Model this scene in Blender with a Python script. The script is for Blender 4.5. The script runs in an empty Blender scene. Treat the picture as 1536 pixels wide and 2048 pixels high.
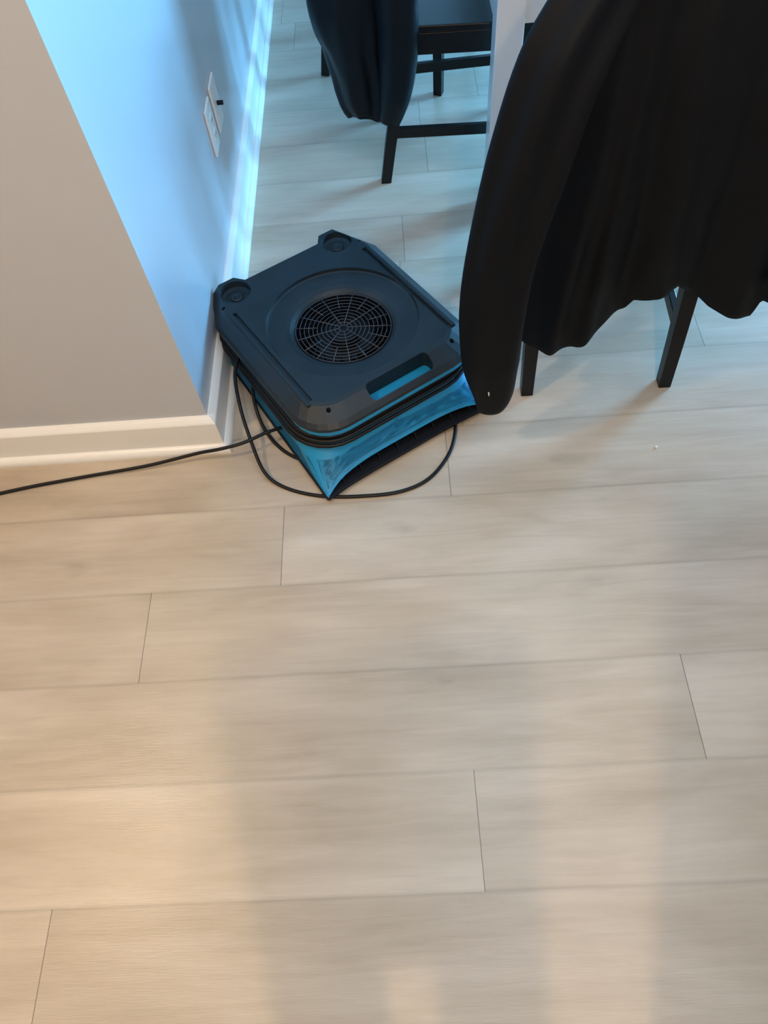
import bpy, bmesh, math, random
from mathutils import Vector, Matrix, noise
random.seed(7)
PI = math.pi
C = bpy.context.scene.collection
S = bpy.context.scene

# ------------------------------------------------------------------ camera
cam_d = bpy.data.cameras.new('camera'); cam = bpy.data.objects.new('camera', cam_d); C.objects.link(cam)
R0 = Vector((0.99733744, -0.03269538, -0.06518476))
U0 = Vector((0.06156792, 0.85655641, 0.51236755))
F0 = Vector((-0.03908237, 0.51501662, -0.85628876))
mw = Matrix(((R0.x, U0.x, -F0.x, 0), (R0.y, U0.y, -F0.y, 0), (R0.z, U0.z, -F0.z, 1.45), (0, 0, 0, 1)))
cam.matrix_world = mw
cam_d.sensor_fit = 'VERTICAL'; cam_d.sensor_height = 36; cam_d.lens = 1444.13 / 2048 * 36
cam_d.clip_start = 0.02
S.camera = cam

# ------------------------------------------------------------------ light
S.view_settings.view_transform = 'Standard'; S.view_settings.look = 'None'
S.view_settings.gamma = 1; S.view_settings.use_curve_mapping = False
S.view_settings.exposure = 0.0
w = bpy.data.worlds.new('world'); S.world = w; w.use_nodes = True
w.node_tree.nodes['Background'].inputs[0].default_value = (0.35, 0.62, 1.0, 1)
w.node_tree.nodes['Background'].inputs[1].default_value = 1.0

def area(name, loc, target, sx, sy, power, col, spread=None):
    d = bpy.data.lights.new(name, 'AREA'); d.shape = 'RECTANGLE'; d.size = sx; d.size_y = sy
    d.energy = power; d.color = col
    if spread: d.spread = spread
    o = bpy.data.objects.new(name, d); C.objects.link(o); o.location = loc
    o.rotation_euler = (Vector(target) - Vector(loc)).to_track_quat('-Z', 'Y').to_euler(); return o
def point(name, loc, rad, power, col):
    d = bpy.data.lights.new(name, 'POINT'); d.shadow_soft_size = rad; d.energy = power; d.color = col
    o = bpy.data.objects.new(name, d); C.objects.link(o); o.location = loc; return o
BLUE = (0.17, 0.57, 1.0)
WARM = (1.0, 0.72, 0.42)
NEUT = (0.90, 0.94, 1.0)
area('daylight_right_window', (3.5, 3.45, 1.08), (-0.477, 1.25, 1.0), 1.25, 2.05, 175, BLUE, spread=1.5)
area('daylight_far_window', (1.1, 5.45, 1.3), (1.0, 0, 1.0), 2.4, 2.2, 28, (0.18, 0.60, 1.0))
point('downlight_behind', (0.05, -1.25, 2.3), 0.03, 62, WARM)
area('ceiling_lamp_left', (-1.41, 0.40, 2.44), (-1.41, 0.40, 0), 0.12, 0.12, 22, WARM)
area('neutral_fill_near', (0.6, 0.2, 2.44), (0.6, 0.2, 0), 1.2, 1.2, 19, NEUT)  # added neutral fill from overhead, no fixture behind it

# ------------------------------------------------------------------ materials
def mat(name, col, rough=0.5, spec=0.5, bump=None, coat=0, sheen=0, var=0, vscale=6):
    m = bpy.data.materials.new(name); m.use_nodes = True
    nt = m.node_tree; b = nt.nodes['Principled BSDF']
    b.inputs['Base Color'].default_value = (*col, 1); b.inputs['Roughness'].default_value = rough
    b.inputs['Specular IOR Level'].default_value = spec
    if coat: b.inputs['Coat Weight'].default_value = coat
    if sheen:
        b.inputs['Sheen Weight'].default_value = sheen; b.inputs['Sheen Roughness'].default_value = 0.5
    tc = nt.nodes.new('ShaderNodeTexCoord')
    if bump:
        n = nt.nodes.new('ShaderNodeTexNoise'); n.inputs['Scale'].default_value = bump[0]; n.inputs['Detail'].default_value = 4
        nt.links.new(tc.outputs['Object'], n.inputs['Vector'])
        bp = nt.nodes.new('ShaderNodeBump'); bp.inputs['Strength'].default_value = bump[1]; bp.inputs['Distance'].default_value = 0.002
        nt.links.new(n.outputs['Fac'], bp.inputs['Height']); nt.links.new(bp.outputs['Normal'], b.inputs['Normal'])
    if var:
        n = nt.nodes.new('ShaderNodeTexNoise'); n.inputs['Scale'].default_value = vscale; n.inputs['Detail'].default_value = 5
        nt.links.new(tc.outputs['Object'], n.inputs['Vector'])
        r = nt.nodes.new('ShaderNodeValToRGB')
        r.color_ramp.elements[0].position = 0.3; r.color_ramp.elements[1].position = 0.7
        r.color_ramp.elements[0].color = tuple(c * (1 - var) for c in col) + (1,)
        r.color_ramp.elements[1].color = tuple(min(1, c * (1 + var)) for c in col) + (1,)
        nt.links.new(n.outputs['Fac'], r.inputs['Fac']); nt.links.new(r.outputs['Color'], b.inputs['Base Color'])
    return m
M_wall = mat('wall_paint', (0.49, 0.51, 0.55), 0.22, 0.6, (220, 0.06))
M_trim = mat('trim_paint', (0.84, 0.82, 0.79), 0.32, 0.5)
M_ceil = mat('ceiling_paint', (0.75, 0.73, 0.7), 0.9)
M_plastic = mat('black_plastic', (0.009, 0.016, 0.022), 0.46, 0.4, (900, 0.15), var=0.25, vscale=14)
M_dark = mat('dark_plastic', (0.004, 0.005, 0.009), 0.55, 0.25)
M_blue = mat('blue_plastic', (0.010, 0.25, 0.50), 0.45, 0.4, (400, 0.05))
M_cord = mat('cord_rubber', (0.005, 0.005, 0.005), 0.45, 0.3)
M_black = mat('black_lacquered_wood', (0.004, 0.004, 0.004), 0.36, 0.3, var=0.3, vscale=30)
M_white = mat('white_lacquer', (0.72, 0.71, 0.70), 0.25, 0.5)
M_coat = mat('black_coat_cloth', (0.0024, 0.0030, 0.0042), 0.62, 0.16, (60, 0.15))
M_coat2 = mat('dark_navy_coat_cloth', (0.003, 0.006, 0.009), 0.5, 0.2, (50, 0.15))
M_wire = mat('grille_metal', (0.055, 0.06, 0.07), 0.45, 0.5)
M_steel = mat('steel', (0.6, 0.6, 0.58), 0.3); M_steel.node_tree.nodes['Principled BSDF'].inputs['Metallic'].default_value = 1

def floor_mat():
    m = bpy.data.materials.new('oak_plank_floor'); m.use_nodes = True
    nt = m.node_tree; N = nt.nodes; L = nt.links; b = N['Principled BSDF']
    def node(t, **k):
        n = N.new(t)
        for a, v in k.items(): setattr(n, a, v)
        return n
    def math_(op, a, b_=None, c=None):
        n = node('ShaderNodeMath', operation=op)
        for i, v in enumerate((a, b_, c)):
            if v is None: continue
            if isinstance(v, (int, float)): n.inputs[i].default_value = v
            else: L.new(v, n.inputs[i])
        return n.outputs[0]
    uv = node('ShaderNodeUVMap', uv_map='UVMap'); sx = node('ShaderNodeSeparateXYZ'); L.new(uv.outputs[0], sx.inputs[0])
    tone = node('ShaderNodeAttribute', attribute_name='tone')
    end = node('ShaderNodeAttribute', attribute_name='plen')
    tc = node('ShaderNodeTexCoord')
    off = node('ShaderNodeCombineXYZ'); L.new(math_('MULTIPLY', tone.outputs['Fac'], 37.0), off.inputs[2]); L.new(math_('MULTIPLY', tone.outputs['Fac'], 11.0), off.inputs[0])
    add = node('ShaderNodeVectorMath', operation='ADD'); L.new(tc.outputs['Object'], add.inputs[0]); L.new(off.outputs[0], add.inputs[1])
    def noise_(scale, sxv, syv, det=4, dist=0.0):
        mp = node('ShaderNodeMapping'); mp.inputs['Scale'].default_value = (sxv, syv, 1); L.new(add.outputs[0], mp.inputs[0])
        n = node('ShaderNodeTexNoise'); n.inputs['Scale'].default_value = scale; n.inputs['Detail'].default_value = det; n.inputs['Distortion'].default_value = dist
        L.new(mp.outputs[0], n.inputs['Vector']); return n.outputs['Fac']
    broad = noise_(2.6, 0.9, 3.2, 4, 0.4)
    grain = noise_(4, 1.0, 11, 6, 1.2)
    fine = noise_(12, 2.0, 40, 4)
    ramp = node('ShaderNodeValToRGB'); e = ramp.color_ramp.elements
    e[0].position = 0.34; e[0].color = (0.415, 0.337, 0.252, 1); e[1].position = 0.66; e[1].color = (0.605, 0.516, 0.415, 1)
    mixv = math_('ADD', math_('MULTIPLY', broad, 0.58), math_('ADD', math_('MULTIPLY', grain, 0.26), math_('ADD', math_('MULTIPLY', fine, 0.05), math_('MULTIPLY', tone.outputs['Fac'], 0.11))))
    L.new(mixv, ramp.inputs['Fac'])
    # knots
    mp = node('ShaderNodeMapping'); mp.inputs['Scale'].default_value = (1.0, 2.2, 1); L.new(add.outputs[0], mp.inputs[0])
    nz = node('ShaderNodeTexNoise'); nz.inputs['Scale'].default_value = 14; L.new(mp.outputs[0], nz.inputs['Vector'])
    dv = node('ShaderNodeMixRGB', blend_type='ADD'); dv.inputs[0].default_value = 0.10; L.new(mp.outputs[0], dv.inputs[1]); L.new(nz.outputs['Color'], dv.inputs[2])
    vo = node('ShaderNodeTexVoronoi'); vo.inputs['Scale'].default_value = 2.6; L.new(dv.outputs[0], vo.inputs['Vector'])
    kn = node('ShaderNodeMapRange'); kn.inputs[1].default_value = 0.0; kn.inputs[2].default_value = 0.13; kn.inputs[3].default_value = 0.55; kn.inputs[4].default_value = 1.0
    L.new(vo.outputs['Distance'], kn.inputs[0])
    m1 = node('ShaderNodeMixRGB', blend_type='MULTIPLY'); m1.inputs[0].default_value = 0.55; L.new(ramp.outputs[0], m1.inputs[1]); L.new(kn.outputs[0], m1.inputs[2])
    # seams: v seam soft + end joint thin
    v = sx.outputs[1]; u = sx.outputs[0]
    dvv = math_('MINIMUM', v, math_('SUBTRACT', 0.2069, v))
    wob = math_('ADD', 0.0030, math_('MULTIPLY', grain, 0.006))
    sv = node('ShaderNodeMapRange'); sv.inputs[3].default_value = 0.80; sv.inputs[4].default_value = 1.0; sv.inputs[1].default_value = 0.0
    L.new(dvv, sv.inputs[0]); L.new(wob, sv.inputs[2])
    du = math_('MINIMUM', u, math_('SUBTRACT', end.outputs['Fac'], u))
    su = node('ShaderNodeMapRange'); su.inputs[1].default_value = 0.0003; su.inputs[2].default_value = 0.0012; su.inputs[3].default_value = 0.32; su.inputs[4].default_value = 1.0
    L.new(du, su.inputs[0])
    m2 = node('ShaderNodeMixRGB', blend_type='MULTIPLY'); m2.inputs[0].default_value = 0.8; L.new(m1.outputs[0], m2.inputs[1]); L.new(sv.outputs[0], m2.inputs[2])
    m3 = node('ShaderNodeMixRGB', blend_type='MULTIPLY'); m3.inputs[0].default_value = 1; L.new(m2.outputs[0], m3.inputs[1]); L.new(su.outputs[0], m3.inputs[2])
    L.new(m3.outputs[0], b.inputs['Base Color'])
    rr = node('ShaderNodeMapRange'); rr.inputs[3].default_value = 0.26; rr.inputs[4].default_value = 0.44; L.new(grain, rr.inputs[0]); L.new(rr.outputs[0], b.inputs['Roughness'])
    b.inputs['Specular IOR Level'].default_value = 0.5
    bp = node('ShaderNodeBump'); bp.inputs['Strength'].default_value = 0.22; bp.inputs['Distance'].default_value = 0.0012
    hh = math_('ADD', fine, math_('MULTIPLY', sv.outputs[0], 1.5)); L.new(hh, bp.inputs['Height']); L.new(bp.outputs[0], b.inputs['Normal'])
    return m
M_floor = floor_mat()

# ------------------------------------------------------------------ helpers
def obj(name, bm, m, parent=None, smooth=False, bev=0, seg=2, sub=0, recalc=True):
    if recalc: bmesh.ops.recalc_face_normals(bm, faces=bm.faces)
    me = bpy.data.meshes.new(name); bm.to_mesh(me); bm.free()
    me.materials.append(m)
    if smooth:
        for p in me.polygons: p.use_smooth = True
    o = bpy.data.objects.new(name, me); C.objects.link(o)
    if parent: o.parent = parent
    if bev:
        md = o.modifiers.new('bevel', 'BEVEL'); md.width = bev; md.segments = seg; md.limit_method = 'ANGLE'; md.angle_limit = 0.6
        md.harden_normals = False
    if sub:
        md = o.modifiers.new('sub', 'SUBSURF'); md.levels = sub; md.render_levels = sub
    return o
def box(bm, x0, x1, y0, y1, z0, z1, M=None):
    vs = [bm.verts.new((x, y, z)) for z in (z0, z1) for y in (y0, y1) for x in (x0, x1)]
    for f in ((0, 2, 3, 1), (4, 5, 7, 6), (0, 1, 5, 4), (2, 6, 7, 3), (0, 4, 6, 2), (1, 3, 7, 5)):
        bm.faces.new([vs[i] for i in f])
    if M:
        for v_ in vs: v_.co = M @ v_.co
    return vs
def loft(bm, rings, cap0=True, cap1=True, closed=True):
    R = [[bm.verts.new(p) for p in r] for r in rings]
    n = len(R[0])
    for a, b in zip(R, R[1:]):
        for i in range(n if closed else n - 1):
            j = (i + 1) % n
            bm.faces.new((a[i], a[j], b[j], b[i]))
    if cap0: bm.faces.new(R[0][::-1])
    if cap1: bm.faces.new(R[-1])
    return R
def bar(bm, p0, p1, w0, d0, w1=None, d1=None, xdir=Vector((1, 0, 0))):
    p0 = Vector(p0); p1 = Vector(p1); w1 = w1 or w0; d1 = d1 or d0
    z = (p1 - p0).normalized(); x = (xdir - z * xdir.dot(z)).normalized(); y = z.cross(x)
    loft(bm, [[p + x * sx * w_ / 2 + y * sy * d_ / 2 for sx, sy in ((-1, -1), (1, -1), (1, 1), (-1, 1))] for p, w_, d_ in ((p0, w0, d0), (p1, w1, d1))])
def catmull(pts, n=8, closed=False):
    P = [Vector(p) for p in pts]; out = []
    m = len(P); segs = m if closed else m - 1
    for i in range(segs):
        if closed: a, b, c, d = P[(i - 1) % m], P[i], P[(i + 1) % m], P[(i + 2) % m]
        else: a, b, c, d = P[max(i - 1, 0)], P[i], P[i + 1], P[min(i + 2, m - 1)]
        for k in range(n):
            t = k / n
            out.append(0.5 * ((2 * b) + (c - a) * t + (2 * a - 5 * b + 4 * c - d) * t * t + (3 * b - a - 3 * c + d) * t ** 3))
    if not closed: out.append(P[-1].copy())
    return out
def tube(bm, pts, r, seg=10, closed=False):
    n = len(pts); rings = []
    prev = None
    for i, p in enumerate(pts):
        if closed: t = (pts[(i + 1) % n] - pts[i - 1])
        else: t = pts[min(i + 1, n - 1)] - pts[max(i - 1, 0)]
        t.normalize()
        x = (prev - t * prev.dot(t)) if prev else (Vector((0, 0, 1)) - t * t.z if abs(t.z) < 0.9 else Vector((1, 0, 0)) - t * t.x)
        x.normalize(); prev = x; y = t.cross(x)
        rr = r(i / (n - 1)) if callable(r) else r
        rings.append([p + (x * math.cos(a) + y * math.sin(a)) * rr for a in [2 * PI * k / seg for k in range(seg)]])
    if closed: rings.append(rings[0])
    if closed:
        R = [[bm.verts.new(p) for p in q] for q in rings[:-1]]
        for i in range(len(R)):
            a, b = R[i], R[(i + 1) % len(R)]
            for k in range(seg): bm.faces.new((a[k], a[(k + 1) % seg], b[(k + 1) % seg], b[k]))
    else: loft(bm, rings)
def disc_cyl(bm, cx, cy, z0, z1, r, seg=48, r1=None):
    r1 = r if r1 is None else r1
    loft(bm, [[(cx + q * math.cos(2 * PI * k / seg), cy + q * math.sin(2 * PI * k / seg), z) for k in range(seg)] for q, z in ((r, z0), (r1, z1))])
def empty(name, label, cat, loc=(0, 0, 0), rz=0, group=None):
    o = bpy.data.objects.new(name, None); C.objects.link(o); o.location = loc; o.rotation_euler = (0, 0, rz)
    o.empty_display_size = 0.05
    o['label'] = label; o['category'] = cat
    if group: o['group'] = group
    return o
def tag(o, label, cat, group=None):
    o['label'] = label; o['category'] = cat
    if group: o['group'] = group
    return o
def struct(o): o['kind'] = 'structure'; return o
def boolean(o, cutters, op='DIFFERENCE'):
    """cut o with meshes and keep the result as plain mesh data"""
    for c in cutters:
        md = o.modifiers.new('b', 'BOOLEAN'); md.object = c; md.operation = op; md.solver = 'EXACT'
        dg = bpy.context.evaluated_depsgraph_get(); dg.update()
        me = bpy.data.meshes.new_from_object(o.evaluated_get(dg))
        o.modifiers.remove(md); old = o.data; o.data = me; bpy.data.meshes.remove(old)
    for c in cutters:
        bpy.data.objects.remove(c, do_unlink=True)

# ------------------------------------------------------------------ floor: every plank a face, joints where the photo shows them
WP = 0.2069; Y0 = 0.9044
known = {-1: 0.094, 0: -0.303, 1: -0.596, 2: 0.527, 3: 0.087, 4: -0.695, -3: 0.79, -8: 0.11}
bm = bmesh.new(); uvl = bm.loops.layers.uv.new('UVMap'); tl = bm.faces.layers.float.new('tone'); pl = bm.faces.layers.float.new('plen')
PLEN = 1.55; X0, X1 = -3.0, 3.4
rr = random.Random(3)
for r in range(-22, 20):
    yt = Y0 - r * WP; yb = yt - WP
    if yb > 5.2 or yt < -3.0: continue
    j = known.get(r, rr.uniform(-0.6, 0.6))
    x = j
    while x > X0: x -= PLEN
    while x < X1:
        a, b = max(x, X0), min(x + PLEN, X1)
        y0c, y1c = max(yb, -3.0), min(yt, 5.2)
        f = bm.faces.new([bm.verts.new((px, py, 0)) for px, py in ((a, y0c), (b, y0c), (b, y1c), (a, y1c))])
        for lp, (uu, vv) in zip(f.loops, ((a - x, y0c - yb), (b - x, y0c - yb), (b - x, y1c - yb), (a - x, y1c - yb))): lp[uvl].uv = (uu, vv)
        f[tl] = rr.random(); f[pl] = PLEN
        x += PLEN
me = bpy.data.meshes.new('floor'); bm.to_mesh(me); bm.free(); me.materials.append(M_floor)
fo = bpy.data.objects.new('floor', me); C.objects.link(fo); struct(fo)

# ------------------------------------------------------------------ walls
WX, WY = -0.477, 1.106
def wallbox(name, *bxs, m=M_wall):
    bm = bmesh.new()
    for b in bxs: box(bm, *b)
    return struct(obj(name, bm, m))
wallbox('wall_front', (-3.0, WX, WY, WY + 0.12, 0, 2.5))
wallbox('wall_side', (WX - 0.12, WX, WY + 0.12, 5.2, 0, 2.5))
wallbox('wall_left', (-3.12, -3.0, -3.12, 1.226, 0, 2.5))
wallbox('wall_back', (-3.0, 3.4, -3.12, -3.0, 0, 2.5))
FW = (-0.1, 2.3, 0.15, 2.3)   # far window x0,x1,z0,z1
wallbox('wall_far', (WX - 0.12, FW[0], 5.2, 5.32, 0, 2.5), (FW[1], 3.52, 5.2, 5.32, 0, 2.5), (FW[0], FW[1], 5.2, 5.32, 0, FW[2]), (FW[0], FW[1], 5.2, 5.32, FW[3], 2.5))
RW = (2.75, 4.15, 0.04, 2.14)
wallbox('wall_right', (3.4, 3.52, -3.12, RW[0], 0, 2.5), (3.4, 3.52, RW[1], 5.2, 0, 2.5), (3.4, 3.52, RW[0], RW[1], 0, RW[2]), (3.4, 3.52, RW[0], RW[1], RW[3], 2.5))
wallbox('ceiling', (-3.12, 3.52, -3.12, 5.32, 2.5, 2.6), m=M_ceil)
wallbox('daylight_blocker', (1.8, 1.92, -3.0, 1.95, 0, 2.5))  # added out of view to keep window light off the near floor
# unseen blocker added behind the camera, cut to cast the floor shadow stripes
wallbox('stripe_blocker', (-0.149, -0.04, -0.56, -0.5, 0, 1.35), (0.016, 0.122, -0.56, -0.5, 0, 1.35), (-0.04, 0.016, -0.56, -0.5, 1.0, 1.35), (0.24, 1.1, -0.56, -0.5, 0, 1.5))

def window(name, pts, axis):
    bm = bmesh.new(); a0, a1, z0, z1 = pts; t = 0.05
    def bb(u0, u1, w0, w1, d0=0.03, d1=0.09):
        if axis == 'x': box(bm, u0, u1, 5.2 + d0, 5.2 + d1, w0, w1)
        else: box(bm, 3.4 + d0, 3.4 + d1, u0, u1, w0, w1)
    bb(a0, a1, z0, z0 + t); bb(a0, a1, z1 - t, z1); bb(a0, a0 + t, z0 + t, z1 - t); bb(a1 - t, a1, z0 + t, z1 - t)
    mid = (a0 + a1) / 2; bb(mid - 0.03, mid + 0.03, z0 + t, z1 - t)
    return struct(obj(name, bm, M_white))
window('window_1', FW, 'x'); window('window_2', RW, 'y')

# baseboards with bevelled top and quarter-round shoe, mitred at the outside corner
def run(name, prof, a, b, dirn):
    """prof: (offset from wall, z). dirn 'f' along front wall, 's' along side wall. mitre at the corner end"""
    bm = bmesh.new(); rings = []
    if dirn == 'f':
        rings = [[(a, WY - o_, z_) for o_, z_ in prof], [(WX + o_, WY - o_, z_) for o_, z_ in prof]]
    else:
        rings = [[(WX + o_, WY - o_, z_) for o_, z_ in prof], [(WX + o_, b, z_) for o_, z_ in prof]]
    loft(bm, rings); return struct(obj(name, bm, M_trim))
T = 0.018
base_prof = [(0, 0), (T, 0), (T, 0.098), (T - 0.002, 0.102), (T - 0.008, 0.108), (0.004, 0.1125), (0, 0.113)]
sh = [(T, 0.0)] + [(T + 0.0163 * math.cos(a), 0.004 + 0.017 * math.sin(a)) for a in [PI / 2 * k / 6 for k in range(7)]]
shoe = [(T, 0.0), (T + 0.0163, 0.0)] + sh[1:]
run('baseboard_front', base_prof, -3.0, None, 'f'); run('baseboard_side', base_prof, None, 5.2, 's')
run('trim_1', shoe, -3.0, None, 'f'); run('trim_2', shoe, None, 5.2, 's')

# ------------------------------------------------------------------ wall plates on the side wall
def wall_plate(name, label, cat, y0, y1, z0, z1, kind):
    r = empty(name, label, cat, (WX, (y0 + y1) / 2, (z0 + z1) / 2))
    hy, hz = (y1 - y0) / 2, (z1 - z0) / 2
    bm = bmesh.new(); box(bm, 0, 0.007, -hy, hy, -hz, hz); obj('cover_plate', bm, M_trim, r, bev=0.003, seg=3)
    if kind == 'duplex':
        for s in (-1, 1):
            bm = bmesh.new(); box(bm, 0.006, 0.009, -0.016, 0.016, s * 0.02 - 0.014, s * 0.02 + 0.014); q = obj('socket', bm, M_trim, r, bev=0.002)
            bm = bmesh.new()
            for yy in (-0.007, 0.007): box(bm, 0.0085, 0.0094, yy - 0.001, yy + 0.001, s * 0.02 - 0.004, s * 0.02 + 0.006)
            obj('slots', bm, M_dark, q)
    else:
        bm = bmesh.new(); pts = [Vector((0.006, 0, 0)), Vector((0.024, 0, 0))]; tube(bm, pts, 0.006, 12); obj('connector', bm, M_dark, r)
        for zz in (-0.042, 0.042):
            bm = bmesh.new(); tube(bm, [Vector((0.006, 0, zz)), Vector((0.0085, 0, zz))], 0.003, 10); obj('screw', bm, M_steel, r)
    return r
wall_plate('wall_socket', 'white duplex socket plate on the blue-lit wall, nearer the wall corner', 'wall socket', 1.86, 1.94, 0.285, 0.41, 'duplex')
wall_plate('cable_outlet', 'white wall plate with a dark round connector, on the side wall beyond the duplex socket', 'wall plate', 1.975, 2.06, 0.285, 0.41, 'coax')

# ------------------------------------------------------------------ chairs
def make_chair(name, label, rear_w=0.346, front_w=0.385, depth=0.445, hz=0.96, group=None):
    """local: faces +Y, rear legs on the floor at y=0"""
    t = empty(name, label, 'chair', group=group)
    rx, fx = rear_w / 2, front_w / 2; L = 0.036
    SZ = 0.458
    for s in (-1, 1):
        bm = bmesh.new()   # rear leg and post in one piece, splayed below the seat and raked above it
        pts = [(0.0, 0.0), (0.022, 0.13), (0.052, 0.28), (0.066, 0.43), (0.055, 0.55), (0.01, 0.76), (-0.045, hz)]
        wid = [(0.030, 0.032), (0.033, 0.034), (0.036, 0.038), (0.036, 0.042), (0.036, 0.038), (0.034, 0.03), (0.030, 0.024)]
        loft(bm, [[(s * rx + sx * w_ / 2, y + sy * d_ / 2, z) for sx, sy in ((-1, -1), (1, -1), (1, 1), (-1, 1))] for (y, z), (w_, d_) in zip(pts, wid)])
        obj('leg', bm, M_black, t, bev=0.002)
        bm = bmesh.new(); bar(bm, (s * fx, depth, 0), (s * fx, depth, SZ - 0.02), 0.030, 0.030, 0.036, 0.036); obj('leg', bm, M_black, t, bev=0.002)
        bm = bmesh.new(); bar(bm, (s * rx, 0.025, 0.16), (s * fx, depth, 0.16), 0.030, 0.018, xdir=Vector((0, 0, 1))); obj('stretcher', bm, M_black, t, bev=0.002)
        bm = bmesh.new(); bar(bm, (s * rx, 0.065, SZ - 0.048), (s * fx, depth, SZ - 0.048), 0.056, 0.02, xdir=Vector((0, 0, 1))); obj('apron', bm, M_black, t, bev=0.002)
    bm = bmesh.new(); bar(bm, (-rx, 0.066, SZ - 0.048), (rx, 0.066, SZ - 0.048), 0.056, 0.02, xdir=Vector((0, 0, 1))); obj('apron', bm, M_black, t, bev=0.002)
    bm = bmesh.new(); bar(bm, (-fx, depth, SZ - 0.048), (fx, depth, SZ - 0.048), 0.056, 0.02, xdir=Vector((0, 0, 1))); obj('apron', bm, M_black, t, bev=0.002)
    bm = bmesh.new()
    a, b = rx + 0.014, fx + 0.02
    o_ = [(-a, 0.085), (-rx + 0.02, 0.085), (-rx + 0.02, 0.045), (rx - 0.02, 0.045), (rx - 0.02, 0.085), (a, 0.085), (b, depth + 0.018), (0, depth + 0.026), (-b, depth + 0.018)]
    loft(bm, [[(x, y, SZ - 0.018) for x, y in o_], [(x, y, SZ) for x, y in o_]]); obj('seat', bm, M_black, t, bev=0.003)
    for zc, hh in ((0.62, 0.035), (0.73, 0.035), (0.90, 0.075)):
        def yy(z): return 0.055 + (0.01 - 0.055) * (z - 0.55) / 0.21 if z < 0.76 else 0.01 - 0.055 * (z - 0.76) / 0.2
        bm = bmesh.new(); rings = []
        for k in range(9):
            x = -rx + 2 * rx * k / 8; bow = -0.018 * math.cos(PI * x / (2 * rx))
            rings.append([(x, yy(zc + sz * hh / 2) + bow + sy * 0.007, zc + sz * hh / 2) for sy, sz in ((-1, -1), (1, -1), (1, 1), (-1, 1))])
        loft(bm, rings); obj('back_rail', bm, M_black, t, bev=0.002)
    return t
def dup(root, loc, rz, label):
    r = root.copy(); C.objects.link(r); r.location = loc; r.rotation_euler = (0, 0, rz); r['label'] = label
    for ch in list(root.children):
        c = ch.copy(); C.objects.link(c); c.parent = r
    return r
G = 'black chairs around the white table'
chB = make_chair('dining_chair', 'black wooden dining chair nearest the camera, under the large black coat', group=G)
chA = dup(chB, (-0.018, 2.29, 0), -PI / 2, 'black dining chair left of the white table leg, its dark seat showing')
chC = dup(chB, (0, 0, 0), 0, 'black dining chair farthest back, two legs and a slanting rail showing')
chB.location = (0.483, 1.204, 0); chB.rotation_euler = (0, 0, math.radians(-0.5))
# the far chair stands with one side from (-.233,2.769) to (.200,2.587)
d = Vector((0.433, -0.182, 0)).normalized(); ang = math.atan2(-d.x, d.y)
R_ = Matrix.Rotation(ang, 3, 'Z')
chC.rotation_euler = (0, 0, ang)
off = R_ @ Vector((0.173, 0.0, 0))   # its right rear leg is the one showing
chC.location = Vector((-0.218, 2.782, 0)) - off

# ------------------------------------------------------------------ table
tb = empty('dining_table', 'white dining table, its near left square leg standing between the black chairs', 'table', (0.278, 1.92, 0))
LX, LY = 1.0, 1.55
for x in (0, LX - 0.07):
    for y in (0, LY - 0.073):
        bm = bmesh.new(); box(bm, x, x + 0.07, y, y + 0.073, 0, 0.70); obj('leg', bm, M_white, tb, bev=0.003, seg=3)
bm = bmesh.new(); box(bm, -0.01, LX + 0.01, -0.01, LY + 0.01, 0.70, 0.73); obj('tabletop', bm, M_white, tb, bev=0.004)
bm = bmesh.new(); box(bm, 0.07, LX - 0.07, 0.008, 0.028, 0.525, 0.70); obj('apron', bm, M_white, tb)
bm = bmesh.new(); box(bm, 0.003, 0.023, 0.073, LY - 0.073, 0.51, 0.70); obj('apron', bm, M_white, tb)

# ------------------------------------------------------------------ coats
def interp(tab, x):
    if x <= tab[0][0]: return tab[0][1]
    for (a, va), (b, vb) in zip(tab, tab[1:]):
        if x <= b:
            t = (x - a) / (b - a); t = t * t * (3 - 2 * t) if False else t
            return va + (vb - va) * t
    return tab[-1][1]
def hanging_sleeve(bm, spine, radii, flat=0.55, folds=5, amp=0.12, seg=40, seed=0.0, view=Vector((0, -1, 0)), open_end=True):
    """cloth tube along a spine; radii = half width along it, flattened front to back, with long folds"""
    P = catmull(spine, 8); n = len(P); rings = []
    for i, p in enumerate(P):
        t = i / (n - 1); tan = (P[min(i + 1, n - 1)] - P[max(i - 1, 0)]).normalized()
        x = tan.cross(view).normalized(); y = x.cross(tan).normalized()
        rr_ = interp([(k / (len(radii) - 1), v) for k, v in enumerate(radii)], t)
        ring = []
        for k in range(seg):
            a = 2 * PI * k / seg
            f = 1 + amp * math.sin(folds * a + 2.2 * t + seed) * (0.5 + 0.5 * math.sin(3 * t + seed)) + 0.09 * (noise.noise(Vector((math.cos(a) * 1.5, math.sin(a) * 1.5, t * 5 + seed))))
            ring.append(p + x * math.cos(a) * rr_ * (1 + (f - 1) * 0.4) + y * math.sin(a) * rr_ * flat * f)
        rings.append(ring)
    if open_end:   # turn the cuff inwards
        last = rings[-1]; c = sum(last, Vector()) / seg; back = (P[-1] - P[-4]).normalized()
        rings.append([c + (q - c) * 0.93 - back * 0.002 for q in last])
        rings.append([c + (q - c) * 0.86 - back * 0.04 for q in last])
    loft(bm, rings)

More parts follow.
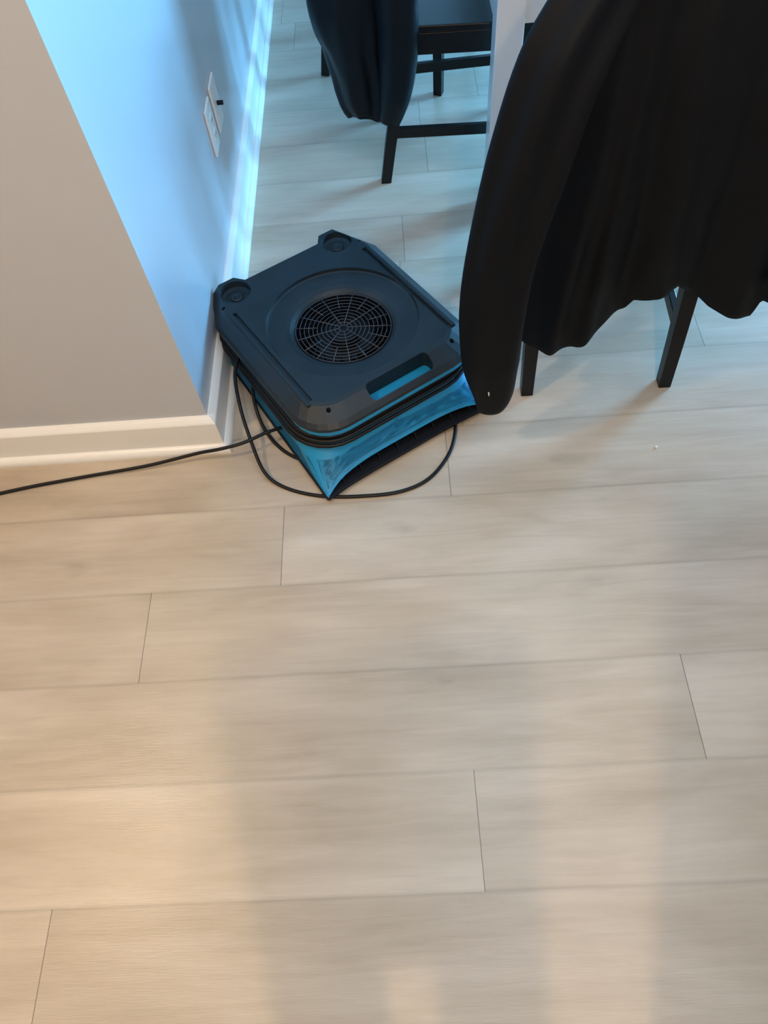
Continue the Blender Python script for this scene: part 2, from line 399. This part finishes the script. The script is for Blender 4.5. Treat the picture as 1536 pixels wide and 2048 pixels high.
# ---- coat B: big black coat on the near chair
coatB = empty('black_coat', 'large black coat draped over the nearest chair, one sleeve hanging to the blue fan', 'coat', (0.5, 1.12, 0))
def Lc(p): return Vector(p) - Vector((0.5, 1.12, 0))
hem = [(0.23, 0.25), (0.28, 0.235), (0.33, 0.24), (0.38, 0.256), (0.41, 0.278), (0.44, 0.312), (0.470, 0.340), (0.480, 0.372), (0.51, 0.392), (0.56, 0.402), (0.60, 0.366), (0.64, 0.338), (0.68, 0.322), (0.735, 0.312), (0.742, 0.352), (0.80, 0.338), (0.9, 0.36)]
bm = bmesh.new()
NU, NV = 150, 60
def coat_ring(v):
    """one closed loop round the chair back at level v (0 top .. 1 hem)"""
    ring = []
    for k in range(NU * 2):
        if k < NU: u = k / (NU - 1); side = -1       # camera side
        else: u = 1 - (k - NU) / (NU - 1); side = 1   # seat side
        xt = 0.30 + u * 0.40; xb = 0.262 + u * 0.60
        vv = v ** 1.15
        x = xt + (xb - xt) * vv
        zt = 0.985 - 0.05 * (2 * u - 1) ** 2 + 0.012 * math.sin(u * 9)
        zb = interp(hem, xb) if side < 0 else interp(hem, xb) + 0.05
        z = zt + (zb - zt) * v
        half = 0.028 + 0.030 * math.sin(min(1, v * 1.6) * PI / 2)
        edge = max(0.0, 1 - (2 * abs(u - 0.5)) ** 8)
        yc = 1.155 + 0.02 * v
        fold = 0.0
        for f0, w0, a0, sl in ((0.10, 0.035, 0.026, 0.05), (0.22, 0.03, 0.020, 0.02), (0.33, 0.035, -0.020, -0.02), (0.43, 0.05, 0.028, 0.0), (0.58, 0.05, -0.024, 0.10), (0.72, 0.06, 0.026, 0.16), (0.86, 0.04, 0.030, 0.0), (0.93, 0.025, -0.03, 0.0)):
            c = f0 + sl * (1 - v)
            fold += a0 * math.exp(-((u - c) / w0) ** 2)
        fold *= 0.15 + 0.75 * v
        fold += 0.006 * noise.noise(Vector((u * 9, v * 6, side)))
        top = math.sin(min(1, v / 0.05) * PI / 2) if v < 0.05 else 1
        y = yc + side * half * (0.25 + 0.75 * edge) * top - (fold if side < 0 else -fold * 0.5) * (0.3 + 0.7 * edge)
        ring.append(Lc((x, y, z)))
    return ring
rings = [coat_ring(i / NV) for i in range(NV + 1)]
cen = [sum(rings[-1], Vector()) / len(rings[-1])]
last = rings[-1]
inner = []
for k, p in enumerate(last):   # hem turned inwards
    q = last[len(last) - 1 - k]; inner.append(p + (q - p) * 0.12 + Vector((0, 0, 0.004)))
rings.append(inner)
loft(bm, rings, True, False)
bd = obj('coat_body', bm, M_coat, coatB, smooth=True)
bm = bmesh.new()
sl = [(0.335, 1.13, 0.99), (0.262, 1.085, 0.88), (0.222, 1.06, 0.74), (0.192, 1.045, 0.58), (0.181, 1.035, 0.44), (0.183, 1.03, 0.31), (0.192, 1.03, 0.215), (0.190, 1.03, 0.160)]
hanging_sleeve(bm, [Lc(p) for p in sl], [0.05, 0.064, 0.066, 0.064, 0.064, 0.060, 0.045, 0.030], flat=0.62, folds=5, amp=0.22, seed=1.3)
sb = obj('sleeve', bm, M_coat, coatB, smooth=True)
bm = bmesh.new()   # right front panel edge hanging in view at the photo's right border
sl = [(0.86, 1.12, 0.80), (0.84, 1.09, 0.60), (0.80, 1.08, 0.45), (0.775, 1.08, 0.375)]
hanging_sleeve(bm, [Lc(p) for p in sl], [0.05, 0.06, 0.05, 0.045], flat=0.5, folds=3, amp=0.15, seed=4)
obj('sleeve', bm, M_coat, coatB, smooth=True)
bm = bmesh.new(); loft(bm, [[(-0.0016, 0, 0), (0.0016, 0, -0.002), (0.0028, 0, -0.011), (0.0004, 0, -0.014)], [(-0.001, -0.002, -0.001), (0.001, -0.002, -0.003), (0.002, -0.002, -0.010), (0.0004, -0.002, -0.012)]])
sn = obj('cuff_glint', bm, mat('pale_glint', (0.8, 0.78, 0.75), 0.3), coatB); sn.location = Lc((0.176, 0.9935, 0.262)); sn['label'] = 'pale chip standing in for light at the cuff'  # pale chip stands in for light showing at the cuff

# ---- coat A: dark coat on the chair by the side wall
coatA = empty('dark_coat', 'dark navy coat hanging over the chair back beside the side wall, hem near the floor', 'coat', (-0.08, 2.29, 0))
def La(p): return Vector(p) - Vector((-0.08, 2.29, 0))
bm = bmesh.new(); rings = []
N2 = 96
for i in range(46):
    v = i / 45; ring = []
    # loop in plan: centre slides, half sizes change with height
    z = 0.94 + (0.190 - 0.94) * v
    cx = interp([(0, -0.07), (0.5, -0.088), (0.62, -0.092), (0.72, -0.088), (0.85, -0.076), (1, -0.070)], v)
    hx = interp([(0, 0.025), (0.15, 0.065), (0.4, 0.10), (0.58, 0.112), (0.68, 0.105), (0.73, 0.09), (0.8, 0.086), (0.9, 0.080), (0.96, 0.070), (1, 0.050)], v)
    hy = interp([(0, 0.15), (0.15, 0.20), (0.6, 0.20), (0.8, 0.15), (1, 0.10)], v)
    cy = interp([(0, 2.29), (0.6, 2.27), (1, 2.22)], v)
    for k in range(N2):
        a = 2 * PI * k / N2; ca, sa = math.cos(a), math.sin(a)
        p = 2.6
        x = cx + hx * math.copysign(abs(ca) ** (2 / p), ca); y = cy + hy * math.copysign(abs(sa) ** (2 / p), sa)
        f = 0.005 * math.sin(7 * a + 1.5 * v) * v + 0.0025 * math.sin(11 * a - 2 * v + 1) * v + 0.008 * noise.noise(Vector((ca * 3, sa * 3, v * 4)))
        ring.append(La((x + ca * f, y + sa * f, z + 0.010 * math.sin(3 * a + 1) * (v > 0.97) - 0.012 * math.sin(a) * v)))
    rings.append(ring)
loft(bm, rings); obj('coat_body', bm, M_coat2, coatA, smooth=True)
bm = bmesh.new()
sl = [(-0.03, 2.14, 0.86), (0.02, 2.11, 0.68), (0.040, 2.10, 0.50), (0.038, 2.10, 0.38), (0.024, 2.10, 0.28), (0.006, 2.11, 0.20)]
hanging_sleeve(bm, [La(p) for p in sl], [0.04, 0.056, 0.056, 0.055, 0.046, 0.030], flat=0.8, folds=4, amp=0.12, seed=2)
obj('sleeve', bm, M_coat2, coatA, smooth=True)

# ------------------------------------------------------------------ air mover fan
FA = math.radians(31.05)
fan = empty('air_mover_fan', 'low blue and black carpet drying fan on the floor at the wall corner', 'fan', (0.012, 1.029, 0), FA)
ZT = 0.195
def outline(inset_side, inset_front, inset_back, notch=True, n=6):
    """plan outline of the black top, counter-clockwise from front left"""
    s = 0.243 - inset_side; yf = 0.060 + inset_front; yb = 0.622 - inset_back
    r = 0.095 - min(inset_side, inset_front) * 0.6
    pts = []
    for k in range(n + 1):       # front-left round corner
        a = PI + PI / 2 * k / n; pts.append((-s + r + r * math.cos(a), yf + r + r * math.sin(a)))
    for k in range(n + 1):
        a = -PI / 2 + PI / 2 * k / n; pts.append((s - r + r * math.cos(a), yf + r + r * math.sin(a)))
    ch = 0.045 - inset_side * 0.2
    pts += [(s, yb - 0.105), (s - ch, yb)]
    if notch: pts += [(0.128 + inset_back * 0.3, yb), (0.110, yb - 0.026), (-0.110, yb - 0.026), (-0.128 - inset_back * 0.3, yb)]
    pts += [(-s + ch, yb), (-s, yb - 0.105)]
    return pts
def ringz(pts, z): return [(x, y, z) for x, y in pts]
bm = bmesh.new()
loft(bm, [ringz(outline(0.004, 0.003, 0.002), 0.150), ringz(outline(0, 0, 0), 0.154), ringz(outline(0, 0, 0), 0.163), ringz(outline(0.006, 0.010, 0.001), 0.172), ringz(outline(0.032, 0.044, 0.003), 0.1925), ringz(outline(0.038, 0.054, 0.006), ZT)])
top = obj('top_cover', bm, M_plastic, fan)
bpy.context.view_layer.update()
CX, CY = 0.006, 0.318
cutters = []
def cutter(fn):
    b_ = bmesh.new(); fn(b_); o = obj('cut', b_, M_plastic); o.matrix_world = Matrix.Identity(4)
    return o
def rings_cut(b_, prof, seg=96, cx=CX, cy=CY):
    loft(b_, [[(cx + r * math.cos(2 * PI * k / seg), cy + r * math.sin(2 * PI * k / seg), z) for k in range(seg)] for r, z in prof])
top.parent = None
dish = [(0.1185, 0.140), (0.1185, 0.164), (0.122, 0.1685), (0.130, 0.1745), (0.142, 0.1790), (0.160, 0.1825), (0.1790, 0.1850), (0.1830, 0.1870), (0.1845, 0.1930), (0.1850, 0.25)]
cutters.append(cutter(lambda b_: rings_cut(b_, dish)))
for s in (-1, 1):
    cutters.append(cutter(lambda b_: rings_cut(b_, [(0.028, 0.177), (0.037, 0.180), (0.0395, 0.1945), (0.041, 0.22)], 40, s * 0.152, 0.566)))
    cutters.append(cutter(lambda b_: rings_cut(b_, [(0.0050, 0.165), (0.0050, 0.21)], 16, s * 0.203, 0.535)))
    # long groove inside each side ridge
    def gr(b_, s=s):
        box(b_, s * 0.192 - 0.0045, s * 0.192 + 0.0045, 0.145, 0.500, 0.1885, 0.22)
    cutters.append(cutter(gr))
    cutters.append(cutter(lambda b_: rings_cut(b_, [(0.0055, 0.14), (0.0055, 0.21)], 16, s * 0.172, 0.104)))
def slot(b_):
    o_ = []
    x0, x1, yy0, yy1, r = -0.072, 0.100, 0.072, 0.112, 0.012
    for cx, cy, a0 in ((x1 - r, yy1 - r, 0), (x0 + r, yy1 - r, PI / 2), (x0 + r, yy0 + r, PI), (x1 - r, yy0 + r, 3 * PI / 2)):
        for k in range(6): a = a0 + PI / 2 * k / 5; o_.append((cx + r * math.cos(a), cy + r * math.sin(a)))
    loft(b_, [ringz(o_, 0.13), ringz(o_, 0.22)])
cutters.append(cutter(slot))
boolean(top, cutters)
top.parent = fan
for p in top.data.polygons: p.use_smooth = False
md = top.modifiers.new('bevel', 'BEVEL'); md.width = 0.0022; md.segments = 2; md.limit_method = 'ANGLE'; md.angle_limit = 0.45
for s in (-1, 1):   # round rubber pads in the rear recesses, ridges, screws
    bm = bmesh.new(); rings_cut(bm, [(0.017, 0.176), (0.017, 0.1795), (0.015, 0.1810), (0.008, 0.1810), (0.006, 0.1795), (0.003, 0.1795)], 32, s * 0.152, 0.566)
    obj('pad', bm, M_plastic, fan, smooth=False)
    bm = bmesh.new(); rings_cut(bm, [(0.004, 0.155), (0.004, 0.160), (0.002, 0.161)], 12, s * 0.172, 0.104); obj('screw', bm, M_steel, fan)
    bm = bmesh.new(); box(bm, s * 0.203 - 0.005, s * 0.203 + 0.005, 0.135, 0.505, 0.190, 0.198); obj('ridge', bm, M_plastic, fan, bev=0.0025, seg=3)
# wire guard over the intake
bm = bmesh.new(); ZG = 0.166
for k in range(11):
    r = 0.0110 + k * 0.0106
    tube(bm, [Vector((CX + r * math.cos(2 * PI * j / 56), CY + r * math.sin(2 * PI * j / 56), ZG - 0.004 * (1 - (r / 0.12) ** 2) + 0.002)) for j in range(56)], 0.00095, 5, closed=True)
base_a = -FA - PI / 2 + 0.10
for k in range(18):
    a = base_a + 2 * PI * k / 18; r0 = 0.009 if k % 2 == 0 else 0.066
    tube(bm, [Vector((CX + r * math.cos(a), CY + r * math.sin(a), ZG + 0.0025)) for r in (r0, 0.09, 0.1175)], 0.0011, 6)
obj('wire_guard', bm, M_wire, fan, smooth=True)
# impeller under the guard
bm = bmesh.new(); rings_cut(bm, [(0.1160, 0.115), (0.1160, 0.1655), (0.1178, 0.1655), (0.1178, 0.112), (0.05, 0.112), (0.05, 0.115)]); obj('intake_ring', bm, M_dark, fan)
bm = bmesh.new(); disc_cyl(bm, CX, CY, 0.118, 0.122, 0.112, 64)
disc_cyl(bm, CX, CY, 0.122, 0.150, 0.038, 40, 0.030)
for k in range(22):
    a = 2 * PI * k / 22; pts = []
    for j in range(5):
        r = 0.075 + j * 0.008; aa = a + j * 0.06; pts.append(Vector((CX + r * math.cos(aa), CY + r * math.sin(aa), 0)))
    for p, q in zip(pts, pts[1:]):
        n_ = Vector((-(q - p).y, (q - p).x, 0)).normalized() * 0.001
        loft(bm, [[p - n_ + Vector((0, 0, z)) if s_ < 0 else p + n_ + Vector((0, 0, z)) for s_, z in ((-1, 0.122), (1, 0.122), (1, 0.150), (-1, 0.150))], [q - n_ + Vector((0, 0, z)) if s_ < 0 else q + n_ + Vector((0, 0, z)) for s_, z in ((-1, 0.122), (1, 0.122), (1, 0.150), (-1, 0.150))]])
obj('impeller', bm, M_dark, fan)
# blue housing
def rrect(x0, x1, y0, y1, r, per):
    """rounded rectangle sampled with the same parameters every time: per samples per side plus corners"""
    out = []
    cs = [((x0 + r, y0 + r), PI), ((x1 - r, y0 + r), 1.5 * PI), ((x1 - r, y1 - r), 0), ((x0 + r, y1 - r), PI / 2)]
    for i, ((cx, cy), a0) in enumerate(cs):
        for k in range(7): a = a0 + PI / 2 * k / 6; out.append((cx + r * math.cos(a), cy + r * math.sin(a)))
        (nx, ny), na = cs[(i + 1) % 4]
        sx_, sy_ = out[-1]; ex, ey = nx + r * math.cos(na), ny + r * math.sin(na)
        for k in range(1, per): t = k / per; out.append((sx_ + (ex - sx_) * t, sy_ + (ey - sy_) * t))
    return out
PER = 24
nbot = rrect(-0.240, 0.240, 0.004, 0.600, 0.006, PER)
ngro = rrect(-0.231, 0.231, 0.082, 0.594, 0.085, PER)
nrim = rrect(-0.239, 0.239, 0.062, 0.606, 0.093, PER)
def lipf(x): return max(0.0, 1 - (abs(x) / 0.2405) ** 4)
bot = []
for i, (x, y) in enumerate(nbot):
    if y < 0.0105: f = lipf(x); bot.append(Vector((x, 0.004 + 0.030 * f, 0.014 + 0.027 * f ** 0.6)))
    else: bot.append(Vector((x, y, 0.012)))
bm = bmesh.new(); rings = []
ZGr = 0.100
for k in range(15):
    t = k / 14; fxy = 1 - (1 - t) ** 1.3; fz = t ** 1.3
    rings.append([Vector((b.x + (g[0] - b.x) * fxy, b.y + (g[1] - b.y) * fxy, b.z + (ZGr - b.z) * fz)) for b, g in zip(bot, ngro)])
rings.append([(x, y, 0.126) for x, y in ngro])
for t, z in ((0.4, 0.131), (0.9, 0.135), (1, 0.139), (1, 0.1495)):
    rings.append([(g[0] + (r[0] - g[0]) * t, g[1] + (r[1] - g[1]) * t, z) for g, r in zip(ngro, nrim)])
cc = (0, 0.3)
# inner shell so that walls have thickness, and a floor under the handle slot
rings.append([(x * 0.985, cc[1] + (y - cc[1]) * 0.985, 0.1495) for x, y in nrim])

loft(bm, rings, False, True)
hs = obj('housing', bm, M_blue, fan, smooth=True)
md = hs.modifiers.new('solid', 'SOLIDIFY'); md.thickness = 0.0025; md.offset = -1
# cut the intake through the housing deck
hs.parent = None
cutc = cutter(lambda b_: rings_cut(b_, [(0.118, 0.09), (0.118, 0.17)], 64))
boolean(hs, [cutc]); hs.parent = fan
for p in hs.data.polygons: p.use_smooth = True
# base and outlet
bm = bmesh.new(); o_ = [(x, y + (0.010 * lipf(x) if y < 0.002 else 0)) for x, y in rrect(-0.243, 0.243, 0.0, 0.604, 0.008, 24)]
loft(bm, [ringz(o_, 0.0085), ringz(o_, 0.017)]); obj('base', bm, M_dark, fan, bev=0.002)
for x in (-0.21, 0.21):
    for y in (0.05, 0.55):
        bm = bmesh.new(); disc_cyl(bm, x, y, 0, 0.0085, 0.014, 20); obj('foot', bm, M_dark, fan)
bm = bmesh.new(); box(bm, -0.195, 0.195, 0.068, 0.072, 0.017, 0.036); obj('outlet_back', bm, M_dark, fan)
for k in range(8):
    x = -0.185 + k * 0.37 / 7
    f = lipf(x); zt = 0.012 + 0.023 * f ** 0.6
    bm = bmesh.new(); loft(bm, [[(x - 0.0013, 0.014 + 0.006 * f, 0.016), (x + 0.0013, 0.014 + 0.006 * f, 0.016), (x + 0.0013, 0.062, 0.016), (x - 0.0013, 0.062, 0.016)],
                                [(x - 0.0013, 0.008 + 0.027 * f, zt), (x + 0.0013, 0.008 + 0.027 * f, zt), (x + 0.0013, 0.062, zt), (x - 0.0013, 0.062, zt)]])
    obj('outlet_fin', bm, M_dark, fan)
# cord wound round the groove (two turns), and the blue trim
bm = bmesh.new()
for z, e in ((0.1075, 0.0055), (0.1180, 0.0055), (0.1110, 0.0150), (0.1000, 0.021)):
    o_ = rrect(-0.231 - e * 0.6, 0.231 + e * 0.6, 0.082 - e, 0.594 + e * 0.6, 0.088 + e, 10)
    tube(bm, [Vector((x, y, z)) for x, y in o_], 0.005, 10, closed=True)
obj('wound_cord', bm, M_cord, fan, smooth=True)
# the moulded top sits very slightly askew on its base
bpy.context.view_layer.update()
for ch in fan.children:
    if ch.name.split('.')[0] in ('base', 'foot', 'outlet_back', 'outlet_fin'): continue
    for v_ in ch.data.vertices:
        k = min(1.0, max(0.0, (v_.co.z - 0.07) / 0.06)); x, y = v_.co.x, v_.co.y
        v_.co.x = x - 0.045 * (y - 0.46) * k; v_.co.y = y + 0.020 * x * k
# ------------------------------------------------------------------ cord on the floor (world coordinates)
def inv(p): return fan.matrix_basis.inverted() @ Vector(p)
r_ = 0.0046
long_ = [(-1.9, 0.86, r_), (-1.45, 0.90, r_), (-1.012, 0.992, r_), (-0.832, 1.020, r_ + 0.002), (-0.652, 1.038, 0.015), (-0.52, 1.052, 0.034), (-0.455, 1.051, 0.048), (-0.40, 1.062, 0.052), (-0.345, 1.090, 0.05), (-0.30, 1.113, 0.04), (-0.262, 1.13, 0.030)]
loopA = [(-0.36, 1.37, 0.116), (-0.395, 1.31, 0.125), (-0.417, 1.235, 0.118), (-0.408, 1.155, 0.085), (-0.385, 1.075, 0.05), (-0.352, 0.995, 0.018), (-0.302, 0.955, r_), (-0.217, 0.925, r_), (-0.121, 0.917, r_), (-0.026, 0.923, r_), (0.045, 0.955, r_), (0.096, 1.020, r_), (0.118, 1.086, r_), (0.122, 1.16, r_)]
loopB = [(-0.34, 1.40, 0.112), (-0.375, 1.33, 0.105), (-0.385, 1.22, 0.06), (-0.365, 1.14, 0.02), (-0.315, 1.07, r_), (-0.25, 1.03, r_), (-0.18, 1.04, r_)]
bm = bmesh.new()
tube(bm, [inv(p) for p in catmull(long_, 10)], 0.0044, 10)
tube(bm, [inv(p) for p in catmull(loopA, 12)], 0.0044, 10)
tube(bm, [inv(p) for p in catmull(loopB, 12)], 0.0044, 10)
obj('power_cord', bm, M_cord, fan, smooth=True)

# small white crumb on the floor right of the coat
bm = bmesh.new(); bmesh.ops.create_icosphere(bm, subdivisions=2, radius=0.004)
for v_ in bm.verts: v_.co = Vector((v_.co.x, v_.co.y * 0.8, v_.co.z * 0.5)) * (1 + 0.25 * noise.noise(v_.co * 300))
cr = obj('paper_crumb', bm, M_white, smooth=True); cr.location = (0.594, 1.006, 0.002)
tag(cr, 'tiny white crumb of paper lying alone on the floor below the black chairs', 'crumb')
